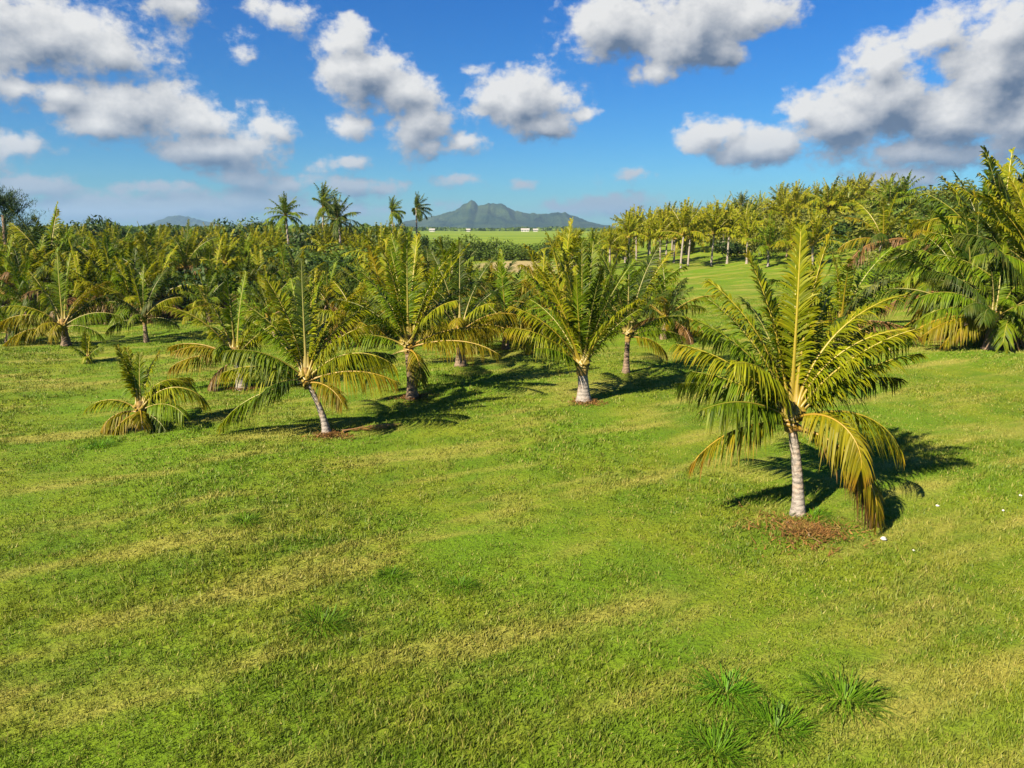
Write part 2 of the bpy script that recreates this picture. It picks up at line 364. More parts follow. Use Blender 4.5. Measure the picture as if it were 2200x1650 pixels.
# ------------------------------------------------------------------ fronds
def frond_parts(rg, L, e0, e1, sway=0.0, nl=56, ll=.55, lw=.040, droop=.55, vee=.25, roll=0.0, r0=.034, p=1.25, seg=3, bare=.15):
    N = 22
    t = np.linspace(0, 1, N + 1); tm = (t[1:] + t[:-1]) / 2
    e = np.radians(e0 + (e1 - e0) * tm ** p); a = np.radians(sway) * tm ** 1.5
    D = np.stack([np.cos(e) * np.cos(a), np.cos(e) * np.sin(a), np.sin(e)], 1)
    pos = np.vstack([[0, 0, 0], np.cumsum(D * L / N, 0)])
    Tn = np.vstack([D[:1], (D[1:] + D[:-1]) / 2, D[-1:]]); Tn /= np.linalg.norm(Tn, axis=1)[:, None]
    aa = np.concatenate([[0], (a[1:] + a[:-1]) / 2, a[-1:]])
    Sd = np.stack([-np.sin(aa), np.cos(aa), 0 * aa], 1)
    Nn = np.cross(Tn, Sd)
    # stalk: a tapering, flattened rib
    m = 6
    rr = r0 * (1 - .86 * t ** .75) * (1 + 1.0 * np.exp(-t * 16)); wd = 1 + 1.7 * np.exp(-t * 13)
    ang = np.arange(m) * 2 * np.pi / m
    ring = (np.cos(ang)[None, :, None] * (rr * wd)[:, None, None] * Sd[:, None, :] + np.sin(ang)[None, :, None] * (rr * .8)[:, None, None] * Nn[:, None, :])
    SV = (pos[:, None, :] + ring).reshape(-1, 3)
    SF = [(i * m + j, i * m + (j + 1) % m, (i + 1) * m + (j + 1) % m, (i + 1) * m + j) for i in range(N) for j in range(m)]
    ST = np.stack([np.full(len(SV), .5), np.zeros(len(SV)), np.repeat(t, m)], 1)
    # leaflets
    tl = np.linspace(bare, .995, nl)
    tl = np.concatenate([tl, tl]) + rg.normal(0, .004, nl * 2); tl = np.clip(tl, .05, 1)
    side = np.repeat([1., -1.], nl)
    def ip(Aa): return np.stack([np.interp(tl, t, Aa[:, k]) for k in range(3)], 1)
    b = ip(pos); T = ip(Tn); T /= np.linalg.norm(T, axis=1)[:, None]; Sx = ip(Sd); Nx = np.cross(T, Sx)
    rl = np.radians(roll) * tl
    S2 = Sx * np.cos(rl)[:, None] + Nx * np.sin(rl)[:, None]; N2 = Nx * np.cos(rl)[:, None] - Sx * np.sin(rl)[:, None]
    fw = (.45 + 1.05 * tl ** 2) * (1 + .55 * max(0, (e0 + e1) / 2 - 60) / 25)
    d = S2 * side[:, None] + T * fw[:, None] + N2 * vee + rg.normal(0, .11, (nl * 2, 3))
    d /= np.linalg.norm(d, axis=1)[:, None]
    ln = ll * (.45 + .55 * np.clip((tl - bare) / .22, 0, 1)) * (1 - .62 * np.clip((tl - .5) / .5, 0, 1) ** 1.4) * rg.uniform(.85, 1.1, nl * 2)
    for sd_ in (1, -1):                                     # torn and missing leaflets
        for q_ in rg.uniform(.2, .98, 4): ln[(side == sd_) & (np.abs(tl - q_) < rg.uniform(.006, .022))] *= rg.uniform(.1, .5)
    wv = T - d * (T * d).sum(1)[:, None]; wv /= np.linalg.norm(wv, axis=1)[:, None]
    tw = rg.normal(0, .35, nl * 2); bn = np.cross(d, wv)
    wv = wv * np.cos(tw)[:, None] + bn * np.sin(tw)[:, None]
    ss = {2: [0, .5, 1], 3: [0, .36, .72, 1]}[seg]; ws = {2: [.7, 1, 0], 3: [.6, 1, .72, 0]}[seg]
    dr = droop * rg.uniform(.7, 1.35, nl * 2)
    rows, tones = [], []
    rn = rg.random(nl * 2)
    for s, wf in zip(ss, ws):
        c = b + d * (ln * s)[:, None] + np.array([0, 0, -1.]) * (dr * ln * s * s)[:, None]
        k = np.stack([rn, np.full(nl * 2, s), tl], 1)
        if wf > 0:
            rows += [c + wv * lw * wf / 2, c - wv * lw * wf / 2]; tones += [k, k]
        else: rows.append(c); tones.append(k)
    K = len(rows)
    LV = np.stack(rows, 1).reshape(-1, 3); LT = np.stack(tones, 1).reshape(-1, 3)
    LF = []
    for i in range(nl * 2):
        o = i * K
        for j in range(seg - 1): LF.append((o + 2 * j, o + 2 * j + 1, o + 2 * j + 3, o + 2 * j + 2))
        LF.append((o + 2 * seg - 2, o + 2 * seg - 1, o + 2 * seg))
    return (SV, SF, ST), (LV, LF, LT)

def trunk_mesh(name, H, lean, r, mat, sides=12, flare=1.55, bend=1.6):
    n = max(6, int(H / .12)); m = sides
    z = np.linspace(-.12, H, n + 1); u = np.clip(z / H, 0, 1)
    rr = r * (1 + (flare - 1) * np.exp(-np.clip(z, 0, 9) / .22)) * (1 - .22 * u) * (1 + .016 * (np.arange(n + 1) % 2))
    cx, cy = lean[0] * u ** bend, lean[1] * u ** bend
    ang = np.arange(m) * 2 * np.pi / m
    V = np.stack([cx[:, None] + rr[:, None] * np.cos(ang), cy[:, None] + rr[:, None] * np.sin(ang), np.repeat(z[:, None], m, 1)], -1).reshape(-1, 3)
    F = [(i * m + j, i * m + (j + 1) % m, (i + 1) * m + (j + 1) % m, (i + 1) * m + j) for i in range(n) for j in range(m)]
    F.append(tuple(n * m + j for j in range(m)))
    return mesh(name, V, F, [mat], smooth=True)
def sheath_mesh(rg, r, h):
    """fibrous bulb where the leaf bases wrap the top of the trunk"""
    n, m = 10, 14
    u = np.linspace(0, 1, n + 1)
    rr = r * (1.0 + .22 * np.sin(u * np.pi * .8) - .5 * u ** 2)
    ang = np.arange(m) * 2 * np.pi / m
    R_ = rr[:, None] * (1 + .14 * np.sin(ang * 5 + u[:, None] * 3) + rg.normal(0, .03, (n + 1, m)))
    V = np.stack([R_ * np.cos(ang), R_ * np.sin(ang), np.repeat((u * h - h * .35)[:, None], m, 1)], -1).reshape(-1, 3)
    F = [(i * m + j, i * m + (j + 1) % m, (i + 1) * m + (j + 1) % m, (i + 1) * m + j) for i in range(n) for j in range(m)]
    F.append(tuple(n * m + j for j in range(m)))
    return mesh('leaf_sheath', V, F, [SHEATH], smooth=True)

GROUP_NEAR = 'young coconut palms standing on the near lawn'
def hero(base, H, lean, fronds, label, seed, r=.115, dark=False, lwid=.036, group=GROUP_NEAR, size=1.0, fs=1.0):
    rg = np.random.default_rng(seed)
    b = ground_at(*base) if len(base) == 2 else Vector(base)
    root = thing('coconut_palm', b, label, 'palm tree', group)
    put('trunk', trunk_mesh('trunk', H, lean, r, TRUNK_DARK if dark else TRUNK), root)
    top = Vector((lean[0], lean[1], H))
    put('leaf_sheath', sheath_mesh(rg, r * .9, .42 * size + .12), root, top)
    for (az, e0, e1, L, kind) in fronds:
        L *= fs
        st, lf = frond_parts(rg, L, e0, e1, sway=rg.normal(0, 9), nl=int(30 + 19 * L), ll=(.24 + .125 * L) * (.85 if e1 > 60 else 1), lw=lwid, droop=rg.uniform(.45, .8) * (1.75 if e1 < 10 else (1.1 if e1 < 45 else .6)),
                             vee=.30 if e0 > 60 else .1, roll=rg.normal(0, 24), r0=.022 + .0080 * L)
        lift = (e0 - 20) / 70 * .22 * size
        az_r = R(az + rg.normal(0, 2))
        f = put('frond', mesh('frond', lf[0], lf[1], [LEAF[kind]], lf[2]), root, top + Vector((math.cos(az_r) * r * .55, math.sin(az_r) * r * .55, lift)), (0, 0, az_r))
        put('stalk', mesh('stalk', st[0], st[1], [STALK[kind]], st[2], smooth=True), f)
    return root
G_, L_, Y_, D_, B_ = 'green', 'lime', 'gold', 'dark', 'brown'
hero((1714, 1107), 1.72, (-.24, .05), [
 (90, 89, 83, 3.25, L_), (35, 87, 70, 3.3, L_), (150, 80, 62, 3.0, L_), (5, 79, 12, 3.0, L_), (-12, 72, 6, 2.5, L_), (20, 64, 42, 2.3, L_), (-4, 47, 12, 2.4, L_),
 (-4, 24, -66, 2.3, L_), (-62, 34, -88, 1.9, Y_), (-36, -6, -86, 2.3, Y_), (-22, -12, -89, 2.35, B_), (215, 60, 0, 2.2, L_), (-20, 60, 22, 2.5, L_), (192, 8, -48, 2.1, Y_), (182, 42, 2, 2.0, G_), (172, 62, 22, 2.5, G_), (162, 73, 36, 2.9, L_),
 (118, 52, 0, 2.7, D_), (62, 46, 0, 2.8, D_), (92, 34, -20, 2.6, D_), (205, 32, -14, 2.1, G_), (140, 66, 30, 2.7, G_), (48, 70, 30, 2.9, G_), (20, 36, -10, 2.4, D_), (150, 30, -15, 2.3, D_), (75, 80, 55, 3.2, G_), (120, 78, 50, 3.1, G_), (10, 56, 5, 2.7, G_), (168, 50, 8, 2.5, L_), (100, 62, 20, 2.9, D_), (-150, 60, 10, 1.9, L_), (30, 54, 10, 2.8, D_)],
 'largest young palm on the right lawn, pale slim trunk, drooping golden lower fronds', 1, r=.098, fs=.94)
hero((1254, 864), 1.0, (-.06, 0), [
 (100, 89, 84, 3.43, G_), (55, 86, 76, 3.43, G_), (150, 84, 72, 3.43, L_), (20, 80, 62, 3.34, G_), (0, 72, 46, 3.17, G_), (-6, 60, 32, 2.20, G_), (180, 60, 16, 2.64, L_), (192, 50, 2, 2.46, L_),
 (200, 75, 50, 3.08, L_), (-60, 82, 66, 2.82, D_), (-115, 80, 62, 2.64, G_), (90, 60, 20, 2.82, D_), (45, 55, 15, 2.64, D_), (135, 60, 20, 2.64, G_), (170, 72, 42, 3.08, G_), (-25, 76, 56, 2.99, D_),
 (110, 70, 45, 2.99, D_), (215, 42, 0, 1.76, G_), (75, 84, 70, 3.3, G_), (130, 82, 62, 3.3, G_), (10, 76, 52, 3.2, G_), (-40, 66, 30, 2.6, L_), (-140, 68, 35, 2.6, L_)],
 'broad fan shaped palm at the centre with upright fronds and a pale stump trunk', 2, r=.17)
hero((702, 932), 1.32, (-.42, .02), [
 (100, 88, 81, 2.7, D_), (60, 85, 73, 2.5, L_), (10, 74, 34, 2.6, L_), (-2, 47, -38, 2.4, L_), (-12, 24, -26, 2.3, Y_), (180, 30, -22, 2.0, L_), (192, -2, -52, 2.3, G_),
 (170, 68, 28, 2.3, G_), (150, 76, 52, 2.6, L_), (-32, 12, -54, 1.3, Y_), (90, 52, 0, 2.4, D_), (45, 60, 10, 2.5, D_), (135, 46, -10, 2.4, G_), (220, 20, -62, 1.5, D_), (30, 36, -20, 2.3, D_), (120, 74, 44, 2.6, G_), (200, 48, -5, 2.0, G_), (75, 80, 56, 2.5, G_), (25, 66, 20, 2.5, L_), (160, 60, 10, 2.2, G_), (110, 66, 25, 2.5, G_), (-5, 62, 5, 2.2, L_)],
 'slender palm on the left lawn, trunk leaning left from a bare earth patch', 3, r=.085, fs=1.0)
hero((310, 922), .48, (-.04, 0), [(140, 84, 60, 1.6, L_), (60, 80, 40, 1.6, L_), (30, 64, -20, 1.6, L_), 
 (160, 79, 62, 1.7, L_), (100, 85, 72, 1.4, G_), (20, 75, -50, 1.7, L_), (0, 56, -60, 2.1, L_), (-10, 30, -40, 1.5, G_), (180, 40, -42, 1.4, L_), (200, 12, -72, 1.1, Y_), (-30, 0, -60, 1.1, D_),
 (60, 50, -20, 1.7, D_), (-130, -8, -70, .9, Y_), (130, 60, 0, 1.6, G_), (90, 30, -30, 1.5, D_), (-60, 20, -60, .8, Y_)],
 'smallest palm on the near left lawn, stubby with curled arching fronds', 4, r=.11, fs=.92, size=.6)
hero((520, 836), 1.0, (-.12, 0), [
 (176, 60, 12, 2.5, L_), (120, 85, 76, 2.6, G_), (60, 83, 70, 2.5, G_), (5, 50, 15, 2.1, L_), (186, 16, -36, 2.0, Y_), (0, 10, -40, 1.8, G_), (150, 70, 40, 2.4, L_), (30, 66, 30, 2.4, G_),
 (90, 50, 0, 2.4, D_), (-95, 52, -30, 1.4, G_), (212, 36, -24, 1.8, Y_), (-30, 60, 20, 1.9, L_), (60, 40, -10, 2.2, D_), (130, 40, -10, 2.3, D_), (200, -20, -80, 1.2, B_), (170, 30, -20, 2.2, Y_)],
 'palm with a shaggy brown skirt, behind and left of the slender leaning palm', 5, r=.14, fs=1.0)
hero((886, 856), 1.55, (-.08, 0), [
 (5, 66, 49, 2.9, L_), (90, 87, 79, 2.7, G_), (150, 81, 62, 2.6, L_), (172, 72, 36, 2.4, G_), (186, 30, -32, 2.0, G_), (0, 30, -12, 2.3, Y_), (-14, 18, -22, 2.5, Y_), (45, 71, 42, 2.6, L_), (135, 60, 10, 2.5, G_),
 (-100, 70, 30, 1.6, G_), (-60, 0, -82, 1.2, Y_), (200, -10, -72, 1.5, D_), (60, 46, 0, 2.5, D_), (110, 46, -5, 2.5, D_), (25, 56, 20, 2.5, D_), (160, 50, 5, 2.3, D_), (210, 55, 10, 1.9, G_), (70, 82, 60, 2.8, L_), (120, 76, 45, 2.7, G_), (15, 74, 50, 2.7, G_), (-30, 60, 10, 2.0, L_)],
 'dark trunked palm right of the leaning one, a yellow frond slanting up right', 6, r=.14, fs=1.12, dark=True)
hero((1345, 800), 1.25, (.02, 0), [
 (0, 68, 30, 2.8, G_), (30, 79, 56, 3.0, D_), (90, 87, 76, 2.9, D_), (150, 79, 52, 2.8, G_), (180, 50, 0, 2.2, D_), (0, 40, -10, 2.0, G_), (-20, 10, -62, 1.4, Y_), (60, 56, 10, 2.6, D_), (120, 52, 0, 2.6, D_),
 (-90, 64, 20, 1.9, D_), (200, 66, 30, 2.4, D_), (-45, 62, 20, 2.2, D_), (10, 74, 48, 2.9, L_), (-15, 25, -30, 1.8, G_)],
 'shaded palm with a thin dark trunk close behind the broad central palm', 7, r=.10, fs=1.05, dark=True)
hero((990, 786), 1.2, (-.02, 0), [
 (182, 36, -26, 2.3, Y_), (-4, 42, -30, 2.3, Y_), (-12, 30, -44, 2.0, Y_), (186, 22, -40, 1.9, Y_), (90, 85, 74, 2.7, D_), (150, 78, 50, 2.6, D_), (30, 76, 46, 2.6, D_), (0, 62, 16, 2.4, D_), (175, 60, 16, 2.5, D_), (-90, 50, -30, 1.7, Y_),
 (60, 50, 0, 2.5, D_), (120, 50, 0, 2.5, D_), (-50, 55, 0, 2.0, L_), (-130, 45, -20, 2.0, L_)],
 'squat palm with golden fronds spread low over a short dark stump', 8, r=.16, fs=1.12, dark=True)
hero((143, 742), .8, (-.03, 0), [
 (180, 34, -40, 2.5, Y_), (188, 8, -50, 2.4, Y_), (165, 70, 40, 2.4, L_), (110, 86, 74, 2.6, G_), (60, 84, 68, 2.6, G_), (20, 64, 15, 2.4, Y_), (0, 36, -26, 2.3, G_), (-10, 15, -50, 1.7, G_), (-80, 30, -70, 1.1, Y_), (-110, 40, -60, 1.1, Y_),
 (90, 52, 0, 2.5, D_), (140, 50, 0, 2.4, D_), (45, 50, 0, 2.4, D_), (200, 50, -10, 2.0, L_)],
 'palm with an orange yellow heart and a long frond drooping to the left', 9, r=.15, fs=1.12, dark=True)
hero((315, 736), 1.0, (0, 0), [
 (150, 82, 66, 2.2, L_), (90, 86, 70, 2.0, G_), (30, 76, 40, 2.2, D_), (0, 52, 0, 1.8, L_), (180, 50, -10, 1.7, G_), (-10, 20, -40, 1.5, D_), (190, 12, -50, 1.5, D_), (60, 50, 0, 1.9, D_), (120, 50, -5, 1.9, D_), (-90, 40, -40, 1.2, G_), (-45, 55, 0, 1.6, D_), (215, 60, 10, 1.6, D_)],
 'isolated little palm in the gap among long shadows on the left lawn', 10, r=.09, fs=1.1, dark=True)
hero((190, 778), .12, (0, 0), [(120, 86, 80, .95, L_), (60, 84, 72, .85, L_), (190, 60, 20, .7, G_), (0, 60, 10, .7, G_), (90, 55, 10, .7, G_), (-60, 40, -20, .5, L_)],
 'tiny upright seedling palm beside the orange hearted palm', 11, r=.05, size=.3, group='palm seedlings')

# ------------------------------------------------------------------ copied palms: a library of frond meshes
LR = np.random.default_rng(77)
LEVELS = [(87, 78), (82, 62), (75, 42), (66, 20), (54, -2), (40, -26), (22, -50), (2, -74)]
FR = {}
for kind in (G_, L_, Y_, D_, B_):
    for li, (e0, e1) in enumerate(LEVELS):
        if kind == B_ and li < 4: continue
        for v in range(2 if kind != D_ else 1):
            st, lf = frond_parts(LR, 2.6, e0 + LR.normal(0, 2), e1 + LR.normal(0, 4), sway=LR.normal(0, 12), nl=46, ll=.63, lw=.055, droop=LR.uniform(.6, 1.3) if li > 2 else LR.uniform(.35, .7), vee=.3 if li < 3 else .1,
                                 roll=LR.normal(0, 25), r0=.042, seg=2)
            Vv, Ff, Tt, Mi = join([(*lf, 0), (*st, 1)])
            FR[kind, li, v] = mesh('frond', Vv, Ff, [LEAF[kind], STALK[kind]], Tt, Mi)
TR = {}
def trunk_of(H, r, dark, k):
    key = (round(H * 2) / 2 or .5, dark, k % 3)
    if key not in TR:
        lean = [(.12, .05), (-.14, .04), (.02, -.06)][k % 3]
        TR[key] = (trunk_mesh('trunk', key[0], (lean[0] * key[0], lean[1] * key[0]), r, TRUNK_DARK if dark else TRUNK, sides=9), (lean[0] * key[0], lean[1] * key[0], key[0]))
    return TR[key]
def palm(loc, total, label, group, seed, tone=(G_, L_), low=Y_, trunk=None, nf=16, dark=False, wind=.0, spread=1.08):
    """a coconut palm with single fronds; total is its height to the top of the fronds"""
    rg = np.random.default_rng(seed)
    Ht = trunk if trunk is not None else max(.5, total * .3)
    me, top = trunk_of(Ht, .13, dark, seed)
    fl = (total - me_h(top)) / 2.6 * 1.03
    root = thing('coconut_palm', loc, label, 'palm tree', group, rz=0)
    root.rotation_euler = (rg.normal(0, .05), rg.normal(.02, .06), rg.uniform(0, 6.28) if not wind else 0)
    put('trunk', me, root, scale=(1.0, 1.0, 1.0))
    for i in range(nf):
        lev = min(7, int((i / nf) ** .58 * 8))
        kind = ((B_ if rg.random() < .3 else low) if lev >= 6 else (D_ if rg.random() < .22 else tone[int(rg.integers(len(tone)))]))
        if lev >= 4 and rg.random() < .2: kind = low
        az = i * 2.39996 + rg.normal(0, .25)
        if wind and lev < 4: az = az * (1 - wind) + 0.0
        put('frond', FR[kind, lev, 0 if kind == D_ else int(rg.integers(2))], root, Vector(top) + Vector((math.cos(az) * .06, math.sin(az) * .06, .12 - lev * .03)), (0, 0, az), fl * spread * rg.uniform(.85, 1.1))
    return root
def me_h(top): return top[2]

GM = 'young coconut palms crowding behind the near ones'
MID = [  # base pixel, pixel row of its top, tones, lower tone, seed, dark trunk, label
 ((98, 642), 462, (G_, L_), Y_, 21, 2.6, False, 'windswept palm at far left, orange trunk top, taller than its neighbours'),
 ((248, 640), 500, (L_, L_), Y_, 22, 1.7, False, 'yellow green palm with a pale trunk, second in the left back row'),
 ((398, 628), 490, (G_, L_), Y_, 23, 2.1, False, 'palm with an orange trunk top below dark fronds, left back row'),
 ((335, 610), 495, (L_, L_), L_, 24, 1.5, True, 'bushy yellow palm just left of the orange topped back row palm'),
 ((832, 722), 548, (L_, Y_), Y_, 25, 1.0, True, 'bright yellow palm with fronds standing up behind the dark trunked palm'),
 ((590, 722), 590, (G_, L_), L_, 26, .8, True, 'low palm filling the space behind the skirted palm'),
 ((760, 745), 600, (L_, L_), Y_, 27, .8, True, 'arching lime palm behind the slender leaning palm'),
 ((700, 690), 575, (G_, L_), L_, 28, 1.0, True, 'green palm below the three tall slim palms'),
 ((450, 692), 590, (G_, G_), L_, 29, .8, True, 'dark green palm behind the isolated little palm'),
 ((225, 690), 565, (G_, L_), L_, 30, 1.0, True, 'shaded palm between the orange hearted palm and the little one'),
 ((20, 735), 640, (D_, G_), G_, 31, .6, True, 'dark drooping palm cut by the left picture edge'),
 ((1086, 750), 570, (D_, G_), Y_, 32, 1.2, True, 'dark palm between the squat golden palm and the central fan palm'),
 ((1058, 692), 560, (Y_, L_), Y_, 33, 1.3, True, 'pale yellow palm left of the bare sandy clearing'),
 ((1168, 716), 565, (L_, Y_), Y_, 34, 1.0, True, 'bright yellow palm behind the left side of the central fan palm'),
 ((1425, 728), 580, (G_, D_), Y_, 35, .8, True, 'shadowed palm with one golden frond, right of the thin dark trunk'),
 ((965, 672), 525, (G_, D_), G_, 36, 1.5, True, 'tall dark green palm standing left of the bare sandy clearing'),
 ((905, 640), 555, (L_, G_), L_, 37, 1.3, True, 'lime palm under the pair of tall slim palms'),
 ((1800, 742), 540, (G_, L_), Y_, 38, 1.2, True, 'palm hidden close behind the largest right palm'),
 ((640, 660), 560, (G_, D_), L_, 39, 1.0, True, 'dark palm behind the tops of the slender leaning palm'),
 ((540, 655), 560, (G_, L_), Y_, 40, .9, True, 'green palm under the left tall slim palm'),
 ((780, 650), 555, (L_, G_), L_, 41, 1.0, True, 'yellowish palm right below the three tall slim palms'),
 ((1010, 640), 560, (G_, L_), L_, 42, 1.2, True, 'green palm in front of the hedge by the field'),
 ((872, 690), 550, (Y_, L_), L_, 44, 1.1, True, 'yellow palm with spread fronds just behind the dark trunked palm'),
 ((930, 705), 570, (G_, L_), Y_, 45, .9, True, 'green palm half hidden behind the squat golden palm'),
 ((1130, 668), 600, (L_, Y_), L_, 46, 1.1, True, 'lime palm at the near edge of the bare sandy clearing'),
 ((1300, 712), 570, (G_, L_), L_, 47, 1.1, True, 'green palm behind the right side of the central fan palm'),
 ((485, 662), 565, (L_, G_), L_, 48, 1.0, True, 'yellow green palm in the row behind the skirted palm'),
 ((370, 664), 570, (G_, D_), Y_, 49, 1.0, True, 'dark palm at the back of the long shadowed gap'),
 ((285, 652), 550, (G_, L_), L_, 50, .9, True, 'green palm behind the isolated little palm, left of the gap'),
 ((150, 655), 545, (G_, L_), Y_, 61, 1.2, True, 'green palm behind the orange hearted palm'),
 ((672, 732), 610, (G_, D_), L_, 62, .9, True, 'dark palm directly behind the crown of the slender leaning palm'),
 ((560, 690), 590, (L_, G_), L_, 63, .9, True, 'lime palm between the skirted palm and the slender leaning one'),
 ((1215, 672), 505, (G_, L_), L_, 64, 1.2, True, 'upright palm whose tip shows above the central fan palm'),
 ((1395, 668), 570, (G_, L_), L_, 65, 1.0, True, 'green palm beside the open grass strip right of the centre'),
 ((820, 655), 560, (G_, L_), L_, 66, 1.1, True, 'green palm below the left one of the thin windblown pair'),
 ((0, 660), 540, (G_, L_), Y_, 67, 1.4, True, 'green palm under the feathery tree at the left edge'),
 ((1745, 690), 560, (G_, L_), L_, 68, 1.2, True, 'palm behind and left of the upper fronds of the largest palm'),
 ((60, 690), 570, (G_, D_), G_, 43, 1.0, True, 'dark palm in front of the windswept far left palm'),
]
for i, (bp, tp, tn, lo, sd, tk, dk, lb) in enumerate(MID):
    p = ground_at(*bp); d = pix_dir(bp[0], tp); H = CAM_H + d.z / d.y * p.y - p.z; tk = min(tk, H * .36)
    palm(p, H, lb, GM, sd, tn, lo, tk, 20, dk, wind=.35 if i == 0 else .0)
rg = random.Random(55)
for i in range(28):
    px = rg.uniform(-40, 1180) if i % 3 else rg.uniform(-40, 330); Y = rg.uniform(37, 54); p = at_depth(px, Y)
    palm(p, rg.uniform(3.3, 4.3), 'half hidden young palm deep in the dense stand behind the named rows', 'palms filling the dense stand', 900 + i, rg.choice([(G_, L_), (L_, L_), (L_, G_), (G_, L_)]), rg.choice([G_, L_, L_, B_]), rg.uniform(.7, 1.1), 14, True, spread=1.1)
# the big palms at the right edge
GR = 'big palms at the right edge'
hero(tuple(at_depth(2150, 30.0)), 1.25, (.1, 0), [
 (176, 48, -30, 3.5, G_), (184, 30, -38, 3.4, G_), (192, 14, -40, 3.2, Y_), (168, 62, 0, 3.4, D_), (196, 4, -46, 2.6, Y_), (150, 74, 30, 3.3, G_), (110, 84, 62, 3.4, D_), (60, 80, 50, 3.2, G_), (20, 66, 10, 3.2, G_), (0, 44, -20, 3.0, D_),
 (-12, 16, -50, 2.4, Y_), (-60, 50, -30, 2.2, G_), (-110, 55, -30, 2.4, G_), (-140, 40, -45, 2.3, D_), (90, 50, 0, 3.0, D_), (130, 54, 0, 3.0, D_), (40, 48, 0, 3.0, D_), (210, 44, -30, 2.6, D_), (-35, 10, -70, 1.6, Y_)],
 'dark wide palm low at the right edge, fronds reaching left over the lawn', 51, r=.2, dark=True, lwid=.05, group=GR)
hero(tuple(at_depth(2235, 31.0)), 3.0, (.0, 0), [
 (174, 70, 30, 4.10, L_), (180, 60, 20, 3.77, L_), (120, 86, 74, 4.10, L_), (150, 80, 58, 4.26, L_), (90, 88, 80, 4.26, G_), (40, 80, 50, 4.10, G_), (186, 40, -20, 3.28, G_), (192, 20, -60, 2.95, D_), (200, 5, -75, 2.62, D_), (160, 50, 0, 3.61, D_),
 (0, 60, 10, 3.28, G_), (-90, 60, -10, 2.62, G_), (-130, 50, -30, 2.62, G_), (100, 50, 0, 3.28, D_), (60, 40, -20, 3.28, D_), (-40, 30, -50, 2.46, Y_)],
 'tallest palm at the right edge, long pale frond arching up to the left', 52, r=.2, dark=True, lwid=.06, group=GR)
palm(at_depth(2085, 47), 6.4, 'palm with a bright yellow central spear near the right edge', GR, 53, (Y_, L_), G_, 2.4, 18, True)
palm(at_depth(2150, 44), 8.9, 'highest palm on the right skyline, feathery top against the clouds', GR, 54, (L_, L_), G_, 4.5, 20, True)
palm(at_depth(2225, 46), 8.6, 'palm on the right skyline half cut by the picture edge', GR, 55, (G_, L_), G_, 4.0, 20, True)
palm(at_depth(2030, 60), 6.0, 'dark palm on the slope left of the yellow spear palm', GR, 56, (G_, D_), G_, 1.8, 18, True)
palm(at_depth(2205, 31.5), 5.6, 'dark palm right of the dark wide palm, cut by the right edge', GR, 76, (G_, D_), G_, 1.7, 20, True, spread=1.1)
palm(at_depth(2095, 34.5), 5.0, 'low palm on the left flank of the right edge stand', GR, 77, (G_, D_), Y_, 1.2, 20, True, spread=1.15)
palm(at_depth(2130, 46), 8.0, 'palm standing above the yellow spear palm', GR, 78, (G_, D_), G_, 3.2, 20, True, spread=1.15)
palm(at_depth(2185, 37), 7.0, 'palm filling the right edge under the long pale frond', GR, 70, (G_, L_), G_, 2.2, 20, True, spread=1.1)
palm(at_depth(2085, 39), 5.6, 'green palm behind the left side of the dark wide palm', GR, 71, (G_, D_), Y_, 1.6, 20, True, spread=1.15)
palm(at_depth(2245, 39), 8.0, 'palm mostly outside the right edge, fronds hanging into view', GR, 72, (L_, G_), G_, 3.0, 20, True, spread=1.1)
palm(at_depth(2015, 54), 5.8, 'palm at the left end of the right edge stand', GR, 73, (L_, G_), Y_, 1.6, 20, True, spread=1.1)
palm(at_depth(2105, 52), 8.2, 'palm high on the slope behind the yellow spear palm', GR, 74, (G_, L_), G_, 3.2, 20, True, spread=1.1)
palm(at_depth(2190, 56), 9.6, 'topmost palm at the back of the right edge stand', GR, 75, (L_, L_), G_, 4.2, 20, True, spread=1.1)
palm(ground_at(1882, 572), 6.8, 'lone yellow green palm on the open grass of the right slope', GR, 57, (L_, L_), Y_, 2.4, 18)
palm(at_depth(2150, 36), 4.6, 'palm in deep shade behind the dark wide palm at the right edge', GR, 58, (D_, G_), G_, 1.4, 18, True)

# ------------------------------------------------------------------ tall slim palms and far grove: crown as one part
CROWN = []
CR = np.random.default_rng(5)
def crown_mesh(levels, tone, wind, nf, ll=.55, lw=.10, nl=22):
    parts = []
    for i in range(nf):
        e0, e1 = levels[min(len(levels) - 1, int(i / nf * len(levels)))]
        st, lf = frond_parts(CR, 2.6 * CR.uniform(.85, 1.1), e0 + CR.normal(0, 4), e1 + CR.normal(0, 6), sway=CR.normal(0, 10), nl=nl, ll=ll, lw=lw, droop=CR.uniform(.5, 1.0), vee=.15, roll=CR.normal(0, 25), r0=.045, seg=2)
        az = i * 2.39996 + CR.normal(0, .2)
        if wind: az = math.atan2(math.sin(az), math.cos(az)) * (1 - wind)
        M = np.array([[math.cos(az), -math.sin(az), 0], [math.sin(az), math.cos(az), 0], [0, 0, 1]])
        parts += [(lf[0] @ M.T, lf[1], lf[2], 0), (st[0][::1] @ M.T, st[1], st[2], 1)]
    Vv, Ff, Tt, Mi = join(parts)
    return mesh('crown', Vv, Ff, [LEAF[tone], STALK[tone]], Tt, Mi)
FULL = [(86, 70), (78, 45), (66, 20), (50, -10), (30, -35), (8, -55), (-15, -80)]
BALL = [(84, 58), (70, 25), (56, -5), (40, -25), (24, -45), (8, -60), (-10, -75)]
YOUNG = [(87, 76), (82, 60), (74, 40), (62, 18), (46, -10), (26, -40)]
